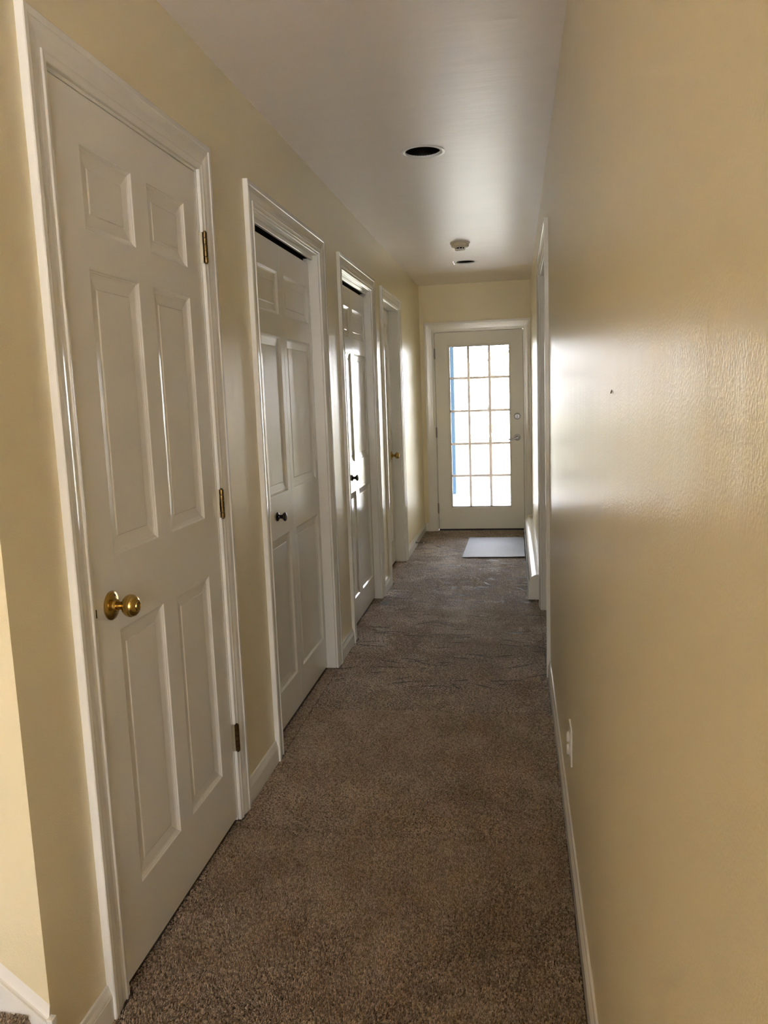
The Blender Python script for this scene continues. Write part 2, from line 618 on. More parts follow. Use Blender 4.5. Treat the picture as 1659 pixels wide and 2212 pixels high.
# window behind the camera
w1 = empty('window_1', (0.5 * (WIN[0] + WIN[1]), BACK_Y, WIN[2]))
struct(w1, 'white framed window behind the viewer')
bm = bmesh.new()
for (a, b, c, d) in ((WIN[0], WIN[1], WIN[2], WIN[2] + 0.05), (WIN[0], WIN[1], WIN[3] - 0.05, WIN[3]), (WIN[0], WIN[0] + 0.05, WIN[2] + 0.05, WIN[3] - 0.05), (WIN[1] - 0.05, WIN[1], WIN[2] + 0.05, WIN[3] - 0.05)):
    box(bm, a, b, BACK_Y - 0.1, BACK_Y - 0.05, c, d)
obj('window_frame', bm, M['trim'], w1)
for k in (1, 2):
    u = WIN[0] + (WIN[1] - WIN[0]) * k / 3
    obj('mullion', bx(u - 0.02, u + 0.02, BACK_Y - 0.1, BACK_Y - 0.05, WIN[2] + 0.05, WIN[3] - 0.05), M['trim'], w1)
for k in range(3):
    ua = WIN[0] + (WIN[1] - WIN[0]) * k / 3 + 0.03
    ub = WIN[0] + (WIN[1] - WIN[0]) * (k + 1) / 3 - 0.03
    obj('pane', bx(ua, ub, BACK_Y - 0.078, BACK_Y - 0.074, WIN[2] + 0.05, WIN[3] - 0.05), M['glass'], w1)

# ------------------------------------------------------------------ door casings and jambs
trim_set(1, PL_LEFT, *D1, 0.080, 'white moulded casing around the nearest door', reveal=0.0075, stop=(-0.075, -0.036))
trim_set(2, PL_LEFT, *D2, 0.080, 'white moulded casing around the nearer bifold door')
trim_set(3, PL_LEFT, *D3, 0.080, 'white moulded casing around the farther bifold door')
trim_set(4, PL_LEFT, *D4, 0.080, 'white moulded casing around the recessed far left door')
trim_set(5, PL_END, *ED, 0.090, 'white casing around the glazed end door', prof=FLAT_PROF(0.090), jamb_d=0.14, right_w=BX - ED[1] - 0.0075)
trim_set(6, PL_RIGHT, *RD, 0.080, 'white moulded casing around the right hand doorway', stop=(-0.075, -0.063))

# ------------------------------------------------------------------ door 1: six-panel swing door
ROWS1 = ((0.206, 0.853), (1.029, 1.676), (1.759, 1.937))
COLS1 = ((1.688, 1.925), (2.008, 2.244))
holes = [(a, b, c, d) for a, b in COLS1 for c, d in ROWS1]
d1 = panel_slab('door_1', PL_LEFT, 1.581, 2.343, 0.015, 2.0455, -0.0005, holes, 0.035, M['door'], loc=(AX, 1.962, 0.015))
struct(d1, 'nearest white six panel door with brass knob and three brass hinges')


def hinge(parent, P, u, v, d, h, leaf_m, pin_m, leafd):
    e = obj('hinge', lt([(0.0, -h / 2 - 0.003), (0.004, -h / 2 - 0.003), (0.0045, -h / 2), (0.0045, h / 2), (0.004, h / 2 + 0.003), (0, h / 2 + 0.003)], P(u, v, d), (0, 0, 1), n=10), pin_m, parent, smooth=True)
    for k in range(5):
        z0 = -h / 2 + k * h / 5 + 0.0006
        z1 = -h / 2 + (k + 1) * h / 5 - 0.0006
        obj('knuckle', lt([(0.0045, z0), (0.0070, z0 + 0.0004), (0.0070, z1 - 0.0004), (0.0045, z1)], P(u, v, d), (0, 0, 1), n=14), pin_m, e, smooth=True)
    p, q = P(u - 0.0058, v - h / 2, -0.002), P(u - 0.0038, v + h / 2, leafd)
    obj('leaf', bx(min(p[0], q[0]), max(p[0], q[0]), min(p[1], q[1]), max(p[1], q[1]), min(p[2], q[2]), max(p[2], q[2])), leaf_m, e)
    return e


for v in (1.832, 1.060, 0.288):
    hinge(d1, PL_LEFT, 2.3515, v, 0.0150, 0.090, M['hinge_leaf'], M['brass_dark'], 0.0085)


def brass_knob(parent, P, u, v, d, ax):
    o = P(u, v, d)
    k = obj('door_knob', lt([(0.0095, 0.012), (0.0095, 0.026), (0.0115, 0.031), (0.018, 0.034), (0.0235, 0.039), (0.0262, 0.046), (0.0262, 0.051), (0.0250, 0.0525), (0.0252, 0.054), (0.0235, 0.0595),
                             (0.0185, 0.0645), (0.0135, 0.0665), (0.0120, 0.0660), (0.0110, 0.0685), (0.0085, 0.0690), (0.0075, 0.0675), (0, 0.0675)], o, ax, n=40), M['brass'], parent, smooth=True)
    obj('rose', lt([(0.0335, 0), (0.0338, 0.003), (0.0320, 0.0055), (0.0250, 0.0085), (0.0170, 0.0115), (0.0150, 0.0150), (0.0135, 0.0165), (0.0095, 0.0165)], o, ax, n=40), M['brass'], k, smooth=True)
    for a in (1.35, 1.35 + math.pi):
        q = P(u + 0.0235 * math.cos(a), v + 0.0235 * math.sin(a), d + 0.0086)
        obj('screw', lt([(0.0034, 0), (0.0034, 0.0008), (0.0018, 0.0014), (0, 0.0008)], q, ax, n=12), M['brass_dark'], k, smooth=True)
    return k


brass_knob(d1, PL_LEFT, 1.655, 0.9195, -0.0005, (1, 0, 0))
obj('latch_plate', bx(AX - 0.020, AX - 0.0002, 1.5786, 1.5812, 0.905, 0.934), M['brass_dark'], d1)
obj('latch_bolt', bx(AX - 0.016, AX + 0.0025, 1.5788, 1.5862, 0.909, 0.928), M['black'], d1)

# ------------------------------------------------------------------ doors 2 and 3: bifold closet doors
ROWS2 = ((0.170, 0.811), (0.988, 1.637), (1.727, 1.902))


def bifold(n, D, label, ku, off):
    root = empty('door_%d' % n, (AX + off, 0.5 * (D[0] + D[1]), 0.0))
    struct(root, label)
    mid = 0.5 * (D[0] + D[1]) - 0.002
    for i, (a, b) in enumerate(((D[0] + 0.003, mid - 0.0015), (mid + 0.0015, D[1] - 0.003))):
        pa, pb = (a + 0.040, b - 0.046) if i == 0 else (a + 0.046, b - 0.040)
        leaf = panel_slab('leaf', PL_LEFT, a, b, 0.013, 2.014, off, [(pa, pb, c, d) for c, d in ROWS2], 0.032, M['door'], root)
        if i == 0:
            o = PL_LEFT(ku, 0.900, off)
            k = obj('pull_knob', lt([(0.0085, 0.004), (0.0075, 0.012), (0.0085, 0.022), (0.013, 0.026), (0.0175, 0.030), (0.0185, 0.034), (0.0165, 0.038), (0.009, 0.0405), (0, 0.041)], o, (1, 0, 0), n=28), M['bronze'], leaf, smooth=True)
            k['label'] = 'dark bronze round pull knob'
            bmr = lt([(0.0185, 0), (0.0185, 0.003), (0.015, 0.007), (0.0095, 0.009), (0.0085, 0.012)], o, (1, 0, 0), n=28)
            obj('knob_rose', bmr, M['bronze'], leaf, smooth=True)
    # top track with a painted cover strip
    obj('track_cover', bx(AX - 0.040, AX - 0.026, D[0], D[1], D[2] - 0.020, D[2], bev=0.002), M['trim'], root)
    obj('track', bx(AX - 0.085, AX - 0.0405, D[0] + 0.001, D[1] - 0.001, D[2] - 0.012, D[2] - 0.0005), M['black'], root)
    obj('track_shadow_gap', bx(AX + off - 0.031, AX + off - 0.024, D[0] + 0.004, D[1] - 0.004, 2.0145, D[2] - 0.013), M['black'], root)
    return root


bifold(2, D2, 'nearer white bifold closet door with a dark round knob', 3.118, -0.048)
bifold(3, D3, 'farther white bifold closet door with a dark round knob', 4.628, -0.044)

# ------------------------------------------------------------------ door 4: recessed swing door
c0 = (D4[0] + 0.105, D4[0] + 0.342)
c1 = (D4[1] - 0.342, D4[1] - 0.105)
holes = [(a, b, c, d) for a, b in (c0, c1) for c, d in ROWS1]
d4 = panel_slab('door_4', PL_LEFT, D4[0] + 0.003, D4[1] - 0.003, 0.015, 2.046, -0.079, holes, 0.035, M['door'], loc=(AX - 0.079, 0.5 * (D4[0] + D4[1]), 0.015))
struct(d4, 'recessed white six panel door with small brass knob, last on the left')
brass_knob(d4, PL_LEFT, 6.402, 0.895, -0.079, (1, 0, 0))

# ------------------------------------------------------------------ door 6: closed door in the right hand doorway
c0 = (RD[0] + 0.12, RD[0] + 0.50)
c1 = (RD[1] - 0.50, RD[1] - 0.12)
d6 = panel_slab('door_6', PL_RIGHT, RD[0] + 0.003, RD[1] - 0.003, 0.015, 2.046, -0.076, [(a, b, c, d) for a, b in (c0, c1) for c, d in ROWS1], 0.035, M['door'], loc=(BX + 0.076, 0.5 * (RD[0] + RD[1]), 0.015))
struct(d6, 'closed white panel door inside the right hand doorway')

# ------------------------------------------------------------------ door 5: glazed end door
DF = -0.004           # slab face just behind the wall face
LITE = (-0.655, -0.040, 0.226, 1.849)
GL = (-0.639, -0.054, 0.244, 1.834)
bm = grid_slab([-0.7785, GL[0], GL[1], 0.0770], [0.020, GL[2], GL[3], 1.9725], lambda u, v: GL[0] < u < GL[1] and GL[2] < v < GL[3], PL_END, DF, DF - 0.044)
d5 = obj('door_5', bm, M['glazed_door'], loc=(-0.351, LY, 0.02))
struct(d5, 'white exterior door with fifteen glass panes at the end of the hallway')
bm = bmesh.new()
rings(bm, PL_END, *LITE, [(0, DF), (0, DF + 0.007), (0.003, DF + 0.009), (0.010, DF + 0.008), (0.015, DF + 0.003), (0.0155, DF - 0.016)])
obj('lite_frame', bm, M['glazed_door'], d5)
VX = [GL[0], -0.4525, -0.2480, GL[1]]
VZ = [GL[2], 0.557, 0.877, 1.202, 1.525, GL[3]]
for i in range(3):
    for j in range(5):
        obj('pane', bx(max(VX[i], GL[0] + 0.0042), min(VX[i + 1], GL[1] - 0.0042), LY + 0.024, LY + 0.028, max(VZ[j], GL[2] + 0.0052), min(VZ[j + 1], GL[3] - 0.0042)), M['glass_dimmed'], d5)
for u in VX[1:3]:
    obj('grille_bar', bx(u - 0.0115, u + 0.0115, LY + 0.0145, LY + 0.0235, GL[2], GL[3], bev=0.002), M['muntin'], d5)
for v in VZ[1:5]:
    for i in range(3):
        a = VX[i] + (0.0117 if i else 0.0)
        b = VX[i + 1] - (0.0117 if i < 2 else 0.0)
        obj('grille_bar', bx(a, b, LY + 0.0145, LY + 0.0235, v - 0.0110, v + 0.0110, bev=0.002), M['muntin'], d5)
_y0, _y1 = LY + 0.005, LY + 0.0478
obj('glass_spacer', bx(GL[0], GL[0] + 0.004, _y0, _y1, GL[2], GL[3]), M['spacer'], d5)
obj('glass_spacer', bx(GL[1] - 0.004, GL[1], _y0, _y1, GL[2], GL[3]), M['spacer'], d5)
obj('glass_spacer', bx(GL[0] + 0.004, GL[1] - 0.004, _y0, _y1, GL[2], GL[2] + 0.005), M['spacer'], d5)
obj('glass_spacer', bx(GL[0] + 0.004, GL[1] - 0.004, _y0, _y1, GL[3] - 0.004, GL[3]), M['spacer'], d5)
for v in (1.772, 0.998, 0.233):
    hinge(d5, PL_END, -0.7800, v, 0.0045, 0.100, M['hinge_grey'], M['hinge_grey'], 0.002)
db = obj('deadbolt', lt([(0.0315, 0), (0.0315, 0.005), (0.029, 0.011), (0.022, 0.0135), (0.0205, 0.012), (0, 0.012)], PL_END(0.016, 1.136, DF), (0, -1, 0), n=30), M['nickel'], d5, smooth=True)
obj('thumb_turn', bx(0.012, 0.020, LY - 0.036, LY - 0.010, 1.120, 1.152, bev=0.003, seg=2), M['nickel'], db)
lv = obj('lever_rose', lt([(0.0325, 0), (0.0325, 0.005), (0.030, 0.010), (0.017, 0.013), (0.0125, 0.018), (0.0125, 0.045), (0.010, 0.049), (0, 0.049)], PL_END(0.0155, 0.929, DF), (0, -1, 0), n=30), M['nickel'], d5, smooth=True)
bm = bmesh.new()
prev = None
for k in range(9):
    t = k / 8
    cx = 0.0155 - t * 0.088
    cz = 0.929 - 0.006 * t - 0.010 * math.sin(t * 2.2)
    cy = LY - 0.046 - 0.004 * math.sin(t * math.pi)
    hh, ww = 0.0105 - 0.005 * t, 0.0065 - 0.002 * t
    cur = [bm.verts.new((cx, cy + ww * math.cos(2 * math.pi * q / 10), cz + hh * math.sin(2 * math.pi * q / 10))) for q in range(10)]
    if prev:
        for q in range(10):
            bm.faces.new((prev[q], prev[(q + 1) % 10], cur[(q + 1) % 10], cur[q]))
    else:
        bm.faces.new(cur)
    prev = cur
bm.faces.new(prev)
obj('lever', bm, M['nickel'], lv, smooth=True)
obj('bottom_sweep', bx(-0.7785, 0.0770, LY + 0.008, LY + 0.046, 0.004, 0.0195), M['rubber'], d5)
obj('weather_strip', bx(-0.7813, -0.7787, LY + 0.012, LY + 0.046, 0.02, 1.9725), M['rubber'], d5)
obj('weather_strip', bx(0.0772, 0.0798, LY + 0.010, LY + 0.046, 0.02, 1.9725), M['rubber'], d5)
obj('weather_strip', bx(-0.7785, 0.0770, LY + 0.010, LY + 0.046, 1.9727, 1.9753), M['rubber'], d5)
struct(obj('trim_7', bx(ED[0], ED[1], LY + 0.0, LY + 0.19, -0.03, 0.0035, bev=0.001), M['hinge_grey']), 'metal threshold under the glazed door')

# ------------------------------------------------------------------ baseboards
BB = [(0, 0), (0.0125, 0), (0.0125, 0.058), (0.0110, 0.0605), (0.0112, 0.063), (0.0095, 0.068), (0.0065, 0.074), (0.0060, 0.079), (0.0045, 0.0835), (0.0, 0.085)]


def baseboard(name, P, u0, u1, label=None, prof=BB):
    bm = bmesh.new()
    lo = [bm.verts.new(P(u0, z, d)) for d, z in prof]
    hi = [bm.verts.new(P(u1, z, d)) for d, z in prof]
    n = len(prof)
    for k in range(n):
        bm.faces.new((lo[k], lo[(k + 1) % n], hi[(k + 1) % n], hi[k]))
    bm.faces.new(lo)
    bm.faces.new(hi)
    o = obj(name, bm, M['trim'], loc=P(0.5 * (u0 + u1), 0, 0))
    return struct(o, label)


e = 0.0875
baseboard('baseboard_left', PL_LEFT, CORNER_Y - 0.016, D1[0] - e, 'short white baseboard left of the nearest door')
baseboard('baseboard_left', PL_LEFT, D1[1] + e, D2[0] - 0.086, 'white baseboard between the nearest door and the nearer bifold')
baseboard('baseboard_left', PL_LEFT, D2[1] + 0.086, D3[0] - 0.086, 'white baseboard between the two bifold doors')
baseboard('baseboard_left', PL_LEFT, D3[1] + 0.086, D4[0] - 0.086, 'white baseboard between the farther bifold and the last left door')
baseboard('baseboard_left', PL_LEFT, D4[1] + 0.086, LY, 'white baseboard running to the end wall')
baseboard('baseboard_right', PL_RIGHT, RW0, RD[0] - 0.086, 'white baseboard along the right wall')
baseboard('baseboard_right', PL_RIGHT, RD[1] + 0.086, 5.232, 'stub of white baseboard between doorway and heater')
baseboard('baseboard_end', PL_END, AX + 0.0125, ED[0] - 0.096, 'short white baseboard left of the glazed door')

# ------------------------------------------------------------------ carpet pile (loops standing on the floor)
def tuft_field(regions):
    """regions: (x0,x1,y0,y1,z,spacing)"""
    pts = []
    for x0, x1, y0, y1, z, s in regions:
        nx, ny = int((x1 - x0) / s), int((y1 - y0) / s)
        gx, gy = np.meshgrid(np.arange(nx) + 0.5, np.arange(ny) + 0.5)
        gx = x0 + (gx.ravel() + rng.uniform(-0.45, 0.45, nx * ny)) * s
        gy = y0 + (gy.ravel() + rng.uniform(-0.45, 0.45, nx * ny)) * s
        pts.append(np.stack([gx, gy, np.full(nx * ny, z), np.full(nx * ny, s)], 1))
    return np.concatenate(pts)


def smooth_noise(x, y, cells, seed):
    r = np.random.default_rng(seed)
    g = r.uniform(-1, 1, (64, 64))
    fx, fy = (x * cells) % 63, (y * cells) % 63
    i, j = np.floor(fx).astype(int), np.floor(fy).astype(int)
    a, b = fx - i, fy - j
    a, b = a * a * (3 - 2 * a), b * b * (3 - 2 * b)
    i2, j2 = np.minimum(i + 1, 63), np.minimum(j + 1, 63)
    return (g[i, j] * (1 - a) + g[i2, j] * a) * (1 - b) + (g[i, j2] * (1 - a) + g[i2, j2] * a) * b


def build_pile(name, P, creases=True, hscale=1.0):
    x, y, z, s = P[:, 0], P[:, 1], P[:, 2], P[:, 3]
    keep = np.ones(len(P), bool)
    if creases:
        r = np.random.default_rng(3)
        for _ in range(210):
            cx, cy = r.uniform(AX, BX), r.uniform(3.6, 7.7)
            ln, bend, ang = r.uniform(0.05, 0.22), r.uniform(-1.5, 1.5), r.normal(0, 0.35)
            dx, dy = x - cx, y - cy
            near = np.where((np.abs(dx) < ln) & (np.abs(dy) < ln))[0]
            u = dx[near] * math.cos(ang) + dy[near] * math.sin(ang)
            v = -dx[near] * math.sin(ang) + dy[near] * math.cos(ang) - bend * u * u
            wdt = 0.0050 + 0.0020 * (cy - 2.5)
            keep[near[(np.abs(u) < ln * 0.5) & (np.abs(v) < wdt * (1 - (2 * u / ln) ** 2))]] = False
    x, y, z, s = x[keep], y[keep], z[keep], s[keep]
    n = len(x)
    hgt = np.interp(s, [0.0042, 0.0054, 0.0072, 0.0085], [0.0060, 0.0040, 0.0017, 0.0008]) * rng.uniform(0.6, 1.2, n) * hscale
    la = smooth_noise(x + 5, y, 5.0, 11) * 2.2 + smooth_noise(x + 3, y, 17.0, 12) * 1.4 + rng.normal(0, 0.9, n)
    lm = (0.35 + 0.25 * smooth_noise(x + 9, y, 7.0, 13)) * s * 1.6
    tx, ty = x + lm * np.cos(la), y + lm * np.sin(la)
    rad = s * rng.uniform(0.62, 0.92, n)
    rot = rng.uniform(0, 6.28, n)
    V = np.zeros((n, 7, 3))
    for k in range(3):
        a = rot + k * 2.0944
        V[:, k] = np.stack([x + rad * np.cos(a), y + rad * np.sin(a), z - 0.001], 1)
        mx_, my_ = 0.55 * tx + 0.45 * x, 0.55 * ty + 0.45 * y
        V[:, 3 + k] = np.stack([mx_ + 0.72 * rad * np.cos(a + 0.5), my_ + 0.72 * rad * np.sin(a + 0.5), z + hgt * 0.68], 1)
    V[:, 6] = np.stack([tx, ty, z + hgt], 1)
    T = np.array([[0, 1, 4], [0, 4, 3], [1, 2, 5], [1, 5, 4], [2, 0, 3], [2, 3, 5], [3, 4, 6], [4, 5, 6], [5, 3, 6]])
    faces = (T[None] + 7 * np.arange(n)[:, None, None]).reshape(-1, 3)
    me = bpy.data.meshes.new(name)
    me.vertices.add(n * 7)
    me.vertices.foreach_set('co', V.astype(np.float32).ravel())
    nf = len(faces)
    me.loops.add(nf * 3)
    me.loops.foreach_set('vertex_index', faces.astype(np.int32).ravel())
    me.polygons.add(nf)
    me.polygons.foreach_set('loop_start', np.arange(0, nf * 3, 3, dtype=np.int32))
    me.polygons.foreach_set('loop_total', np.full(nf, 3, dtype=np.int32))
    me.update(calc_edges=True)
    me.materials.append(M['carpet'])
    o = bpy.data.objects.new(name, me)
    sc.collection.objects.link(o)
    return o


cl, cr = AX + 0.0135, BX - 0.0135
regs = [(cl, cr, 1.15, 2.3, 0, 0.0042), (cl, cr, 2.3, 3.3, 0, 0.0054), (cl, cr, 3.3, 5.0, 0, 0.0072), (cl, cr, 5.0, LY - 0.002, 0, 0.0085)]
for D, off in ((D1, 0.004), (D2, 0.046), (D3, 0.042), (D4, 0.076)):
    regs.append((AX - off, cl, D[0] + 0.002, D[1] - 0.002, 0, 0.0055))
regs.append((cr, BX + 0.07, RD[0] + 0.003, RD[1] - 0.003, 0, 0.008))
PTS = tuft_field(regs)
# keep the pile out of the casing feet
inside = np.zeros(len(PTS), bool)
for D in (D1, D2, D3, D4):
    for a, b in ((D[0] - 0.088, D[0]), (D[1], D[1] + 0.088)):
        inside |= (PTS[:, 0] < AX + 0.0195) & (PTS[:, 1] > a - 0.001) & (PTS[:, 1] < b + 0.001)
inside |= (PTS[:, 0] > 0.066) & (PTS[:, 1] > 5.23)
inside |= (PTS[:, 0] > -0.440) & (PTS[:, 0] < 0.058) & (PTS[:, 1] > 6.622) & (PTS[:, 1] < 7.532)
PTS = PTS[~inside]
pile = build_pile('carpet_pile', PTS)
tag(pile, 'short brown carpet pile covering the hallway floor', 'carpet', kind='stuff')

struct(obj('floor', bx(X0, X1, BACK_Y, 1.149, -0.0004, 0.004), M['carpet_base']), 'brown carpet of the landing behind the viewer')

# ------------------------------------------------------------------ staircase at the lower left
st = empty('staircase', (-0.95, 0.85, 0))
tag(st, 'carpeted staircase rising to the left of the hallway corner', 'stairs')
NOSE, RISE, RUN = -0.957, 0.190, 0.235
for k in range(3):
    x1 = NOSE - k * RUN
    x0 = X0 + 0.3 if k == 2 else x1 - RUN - 0.02
    z1 = RISE * (k + 1)
    bm = bmesh.new()
    nrad = 0.018
    prof = [(x1 - 0.028, RISE * k), (x1 - 0.028, z1 - 0.045)]
    for a in range(7):
        t = -math.pi / 2 + math.pi * a / 6
        prof.append((x1 - nrad + nrad * math.cos(t), z1 - nrad + nrad * math.sin(t)))
    prof += [(x0, z1), (x0, RISE * k)]
    ys = np.linspace(0.36, CORNER_Y - 0.0152, 12)
    rows = [[bm.verts.new((px, yy, pz)) for px, pz in prof] for yy in ys]
    for r0, r1 in zip(rows[:-1], rows[1:]):
        for q in range(len(prof)):
            q2 = (q + 1) % len(prof)
            bm.faces.new((r0[q], r0[q2], r1[q2], r1[q]))
    bm.faces.new(rows[0])
    bm.faces.new(rows[-1])
    obj('step', bm, M['carpet_base'], st, smooth=True)
sl = (0.284 - 0.198) / (1.017 - 0.916)
sk_top = lambda x: 0.198 + sl * (-0.916 - x)
bm = bmesh.new()
ya, yb = CORNER_Y - 0.015, CORNER_Y - 0.0005
pr = [(-0.9235, 0.0), (-0.9235, sk_top(-0.9235) - 0.026), (-2.0, sk_top(-2.0) - 0.026), (-2.0, 0.0)]
fa = [bm.verts.new((x, ya, z)) for x, z in pr]
fb = [bm.verts.new((x, yb, z)) for x, z in pr]
bm.faces.new(fa)
bm.faces.new(fb)
for k in range(4):
    bm.faces.new((fa[k], fa[(k + 1) % 4], fb[(k + 1) % 4], fb[k]))
obj('skirt_board', bm, M['trim'], st)
bm = bmesh.new()
xa, xb = -0.9225, -2.0
ring0 = [(ya - 0.0005, -0.029), (ya + 0.008, -0.0245), (ya + 0.0095, -0.016), (ya + 0.0125, -0.005), (yb, 0.002), (yb, -0.029)]
A = [bm.verts.new((xa, y, sk_top(xa) + dz)) for y, dz in ring0]
B = [bm.verts.new((xb, y, sk_top(xb) + dz)) for y, dz in ring0]
for k in range(6):
    bm.faces.new((A[k], A[(k + 1) % 6], B[(k + 1) % 6], B[k]))
bm.faces.new(A)
bm.faces.new(B)
obj('skirt_cap', bm, M['trim'], st)
obj('skirt_end', bx(-0.9225, AX + 0.013, ya - 0.003, CORNER_Y + 0.0, 0.085, 0.186, bev=0.0015), M['trim'], st)
P2 = tuft_field([(NOSE - RUN + 0.01, NOSE - 0.001, 0.37, CORNER_Y - 0.017, RISE, 0.0042)])
pl2 = build_pile('tread_pile', P2, creases=False)
pl2.parent = st
pl2.location = -st.location
pl2['kind'] = 'stuff'

# ------------------------------------------------------------------ recessed ceiling lights
def can_light(c, label):
    t = empty('recessed_light', (c[0], c[1], HC))
    tag(t, label, 'ceiling light', 'recessed ceiling lights')
    o = (c[0], c[1], HC)
    obj('trim_ring', lt([(0.0978, -0.0003), (0.0975, -0.0022), (0.0955, -0.0030), (0.0850, -0.0022), (0.0800, -0.0018), (0.0780, -0.0010), (0.0770, 0.0010), (0.0772, 0.010)], o, (0, 0, 1), n=56), M['ring'], t, smooth=True)
    prof = [(0.0772, 0.006)]
    for k in range(9):
        z = 0.012 + k * 0.012
        r = 0.0768 - 0.0012 * k
        prof += [(r, z), (r - 0.0025, z + 0.006)]
    prof += [(0.064, 0.13), (0.0, 0.131)]
    obj('baffle', lt(prof, o, (0, 0, 1), n=40), M['baffle'], t, smooth=True)
    obj('bulb', lt([(0.0, 0.085), (0.018, 0.087), (0.03, 0.095), (0.034, 0.108), (0.026, 0.124), (0.016, 0.1295)], o, (0, 0, 1), n=24), M['baffle'], t, smooth=True)
    return t


can_light(CANS[0], 'nearer round recessed ceiling light, black inside a white trim ring')
can_light(CANS[1], 'farther round recessed ceiling light, just beyond the smoke detector')

# ------------------------------------------------------------------ smoke detector
so = (-0.374, 5.866, HC)
sd = empty('smoke_detector', so)
tag(sd, 'white round smoke detector on the ceiling before the far recessed light', 'smoke detector')
dn = (0, 0, -1)
obj('base_plate', lt([(0.071, 0), (0.071, 0.006), (0.067, 0.0085), (0.062, 0.0085)], so, dn, n=40), M['plastic_almond'], sd, smooth=True)
obj('body', lt([(0.062, 0.0085), (0.0625, 0.024), (0.060, 0.027), (0.046, 0.034), (0.040, 0.035), (0.030, 0.035)], so, dn, n=40), M['plastic_almond'], sd, smooth=True)
obj('vent_gap', lt([(0.029, 0.0345), (0.029, 0.0445)], so, dn, n=30), M['black'], sd, smooth=True)
for k in range(10):
    a = 2 * math.pi * (k + 0.4) / 10
    px, py = so[0] + 0.0355 * math.cos(a), so[1] + 0.0355 * math.sin(a)
    obj('vent_post', bx(px - 0.0022, px + 0.0022, py - 0.0022, py + 0.0022, HC - 0.0442, HC - 0.0345), M['plastic'], sd)
obj('cap', lt([(0.0, 0.0440), (0.0335, 0.0440), (0.0365, 0.0468), (0.0355, 0.0520), (0.0250, 0.0570), (0.012, 0.0584), (0, 0.0586)], so, dn, n=36), M['ring'], sd, smooth=True)  # coloured whiter than the body to stand in for a reflection

# ------------------------------------------------------------------ baseboard heater
HY0, HY1 = 5.24, 7.87
hx = BX - 0.0005
hr = empty('baseboard_heater', (BX, 0.5 * (HY0 + HY1), 0))
tag(hr, 'long white baseboard heater along the right wall by the glazed door', 'heater')


def sweep_y(prof, y0, y1):
    bm = bmesh.new()
    lo = [bm.verts.new((x, y0, z)) for x, z in prof]
    hi = [bm.verts.new((x, y1, z)) for x, z in prof]
    n = len(prof)
    for k in range(n):
        bm.faces.new((lo[k], lo[(k + 1) % n], hi[(k + 1) % n], hi[k]))
    bm.faces.new(lo)
    bm.faces.new(hi)
    return bm


obj('back_plate', sweep_y([(hx, 0.012), (hx, 0.172), (hx - 0.003, 0.172), (hx - 0.003, 0.012)], HY0 + 0.05, HY1 - 0.04), M['enamel'], hr)


def hood_prof(g=0.0):
    outer = []
    for k in range(9):
        a = math.radians(90 + 82 * k / 8)
        outer.append((0.129 + 0.050 * math.cos(a) - 0.0, 0.113 + 0.056 * math.sin(a)))
    pr = [(hx - 0.0035, 0.169)] + outer
    inner = [(x + 0.0025, z - 0.0025) for x, z in reversed(outer)]
    return pr + inner + [(hx - 0.0035, 0.1665)]


obj('hood', sweep_y(hood_prof(), HY0 + 0.045, 7.02), M['enamel'], hr, smooth=True)
obj('hood', sweep_y(hood_prof(), 7.024, HY1 - 0.04), M['enamel'], hr, smooth=True)
obj('front_panel', sweep_y([(0.0725, 0.030), (0.0715, 0.098), (0.074, 0.106), (0.0765, 0.105), (0.0740, 0.097), (0.0750, 0.030)], HY0 + 0.045, HY1 - 0.04), M['enamel'], hr)
obj('heating_fins', bx(0.085, 0.138, HY0 + 0.06, HY1 - 0.06, 0.050, 0.100), M['black'], hr)
for k, (a, b) in enumerate(((HY0, HY0 + 0.05), (HY1 - 0.045, HY1))):
    pr = [(hx - 0.0006, 0.010 if k else 0.002), (hx - 0.0006, 0.1715)] + [(x - 0.0022 if z < 0.16 else x, z + 0.0022) for x, z in hood_prof()[1:10]] + [(0.0690, 0.010 if k else 0.002)]
    obj('end_cap', sweep_y(pr, a, b), M['enamel'], hr)

# ------------------------------------------------------------------ door mat
bm = bmesh.new()
nx, ny = 14, 22
mx0, mx1, my0, my1 = -0.447, 0.064, 6.612, 7.542
top, bot = {}, {}
for i in range(nx + 1):
    for j in range(ny + 1):
        u, v = i / nx, j / ny
        x = mx0 + (mx1 - mx0) * u - 0.012 * (1 - v) * (1 - u)
        y = my0 + (my1 - my0) * v
        lift = 0.006 * max(0, (u - 0.25) / 0.75) ** 2 * max(0, 1 - v * 6) + 0.001 * math.sin(5 * u + 3 * v)
        z = 0.0050 + lift
        top[i, j] = bm.verts.new((x, y, z + 0.0040))
        bot[i, j] = bm.verts.new((x, y, z))
for i in range(nx):
    for j in range(ny):
        bm.faces.new((top[i, j], top[i + 1, j], top[i + 1, j + 1], top[i, j + 1]))
        bm.faces.new((bot[i, j], bot[i, j + 1], bot[i + 1, j + 1], bot[i + 1, j]))
for i in range(nx):
    for j in (0, ny):
        bm.faces.new((top[i, j], top[i + 1, j], bot[i + 1, j], bot[i, j]))
for j in range(ny):
    for i in (0, nx):
        bm.faces.new((top[i, j], top[i, j + 1], bot[i, j + 1], bot[i, j]))
dm = obj('door_mat', bm, M['mat'], loc=(-0.19, 7.08, 0.0))
tag(dm, 'thin grey blue door mat on the carpet before the glazed door', 'mat')

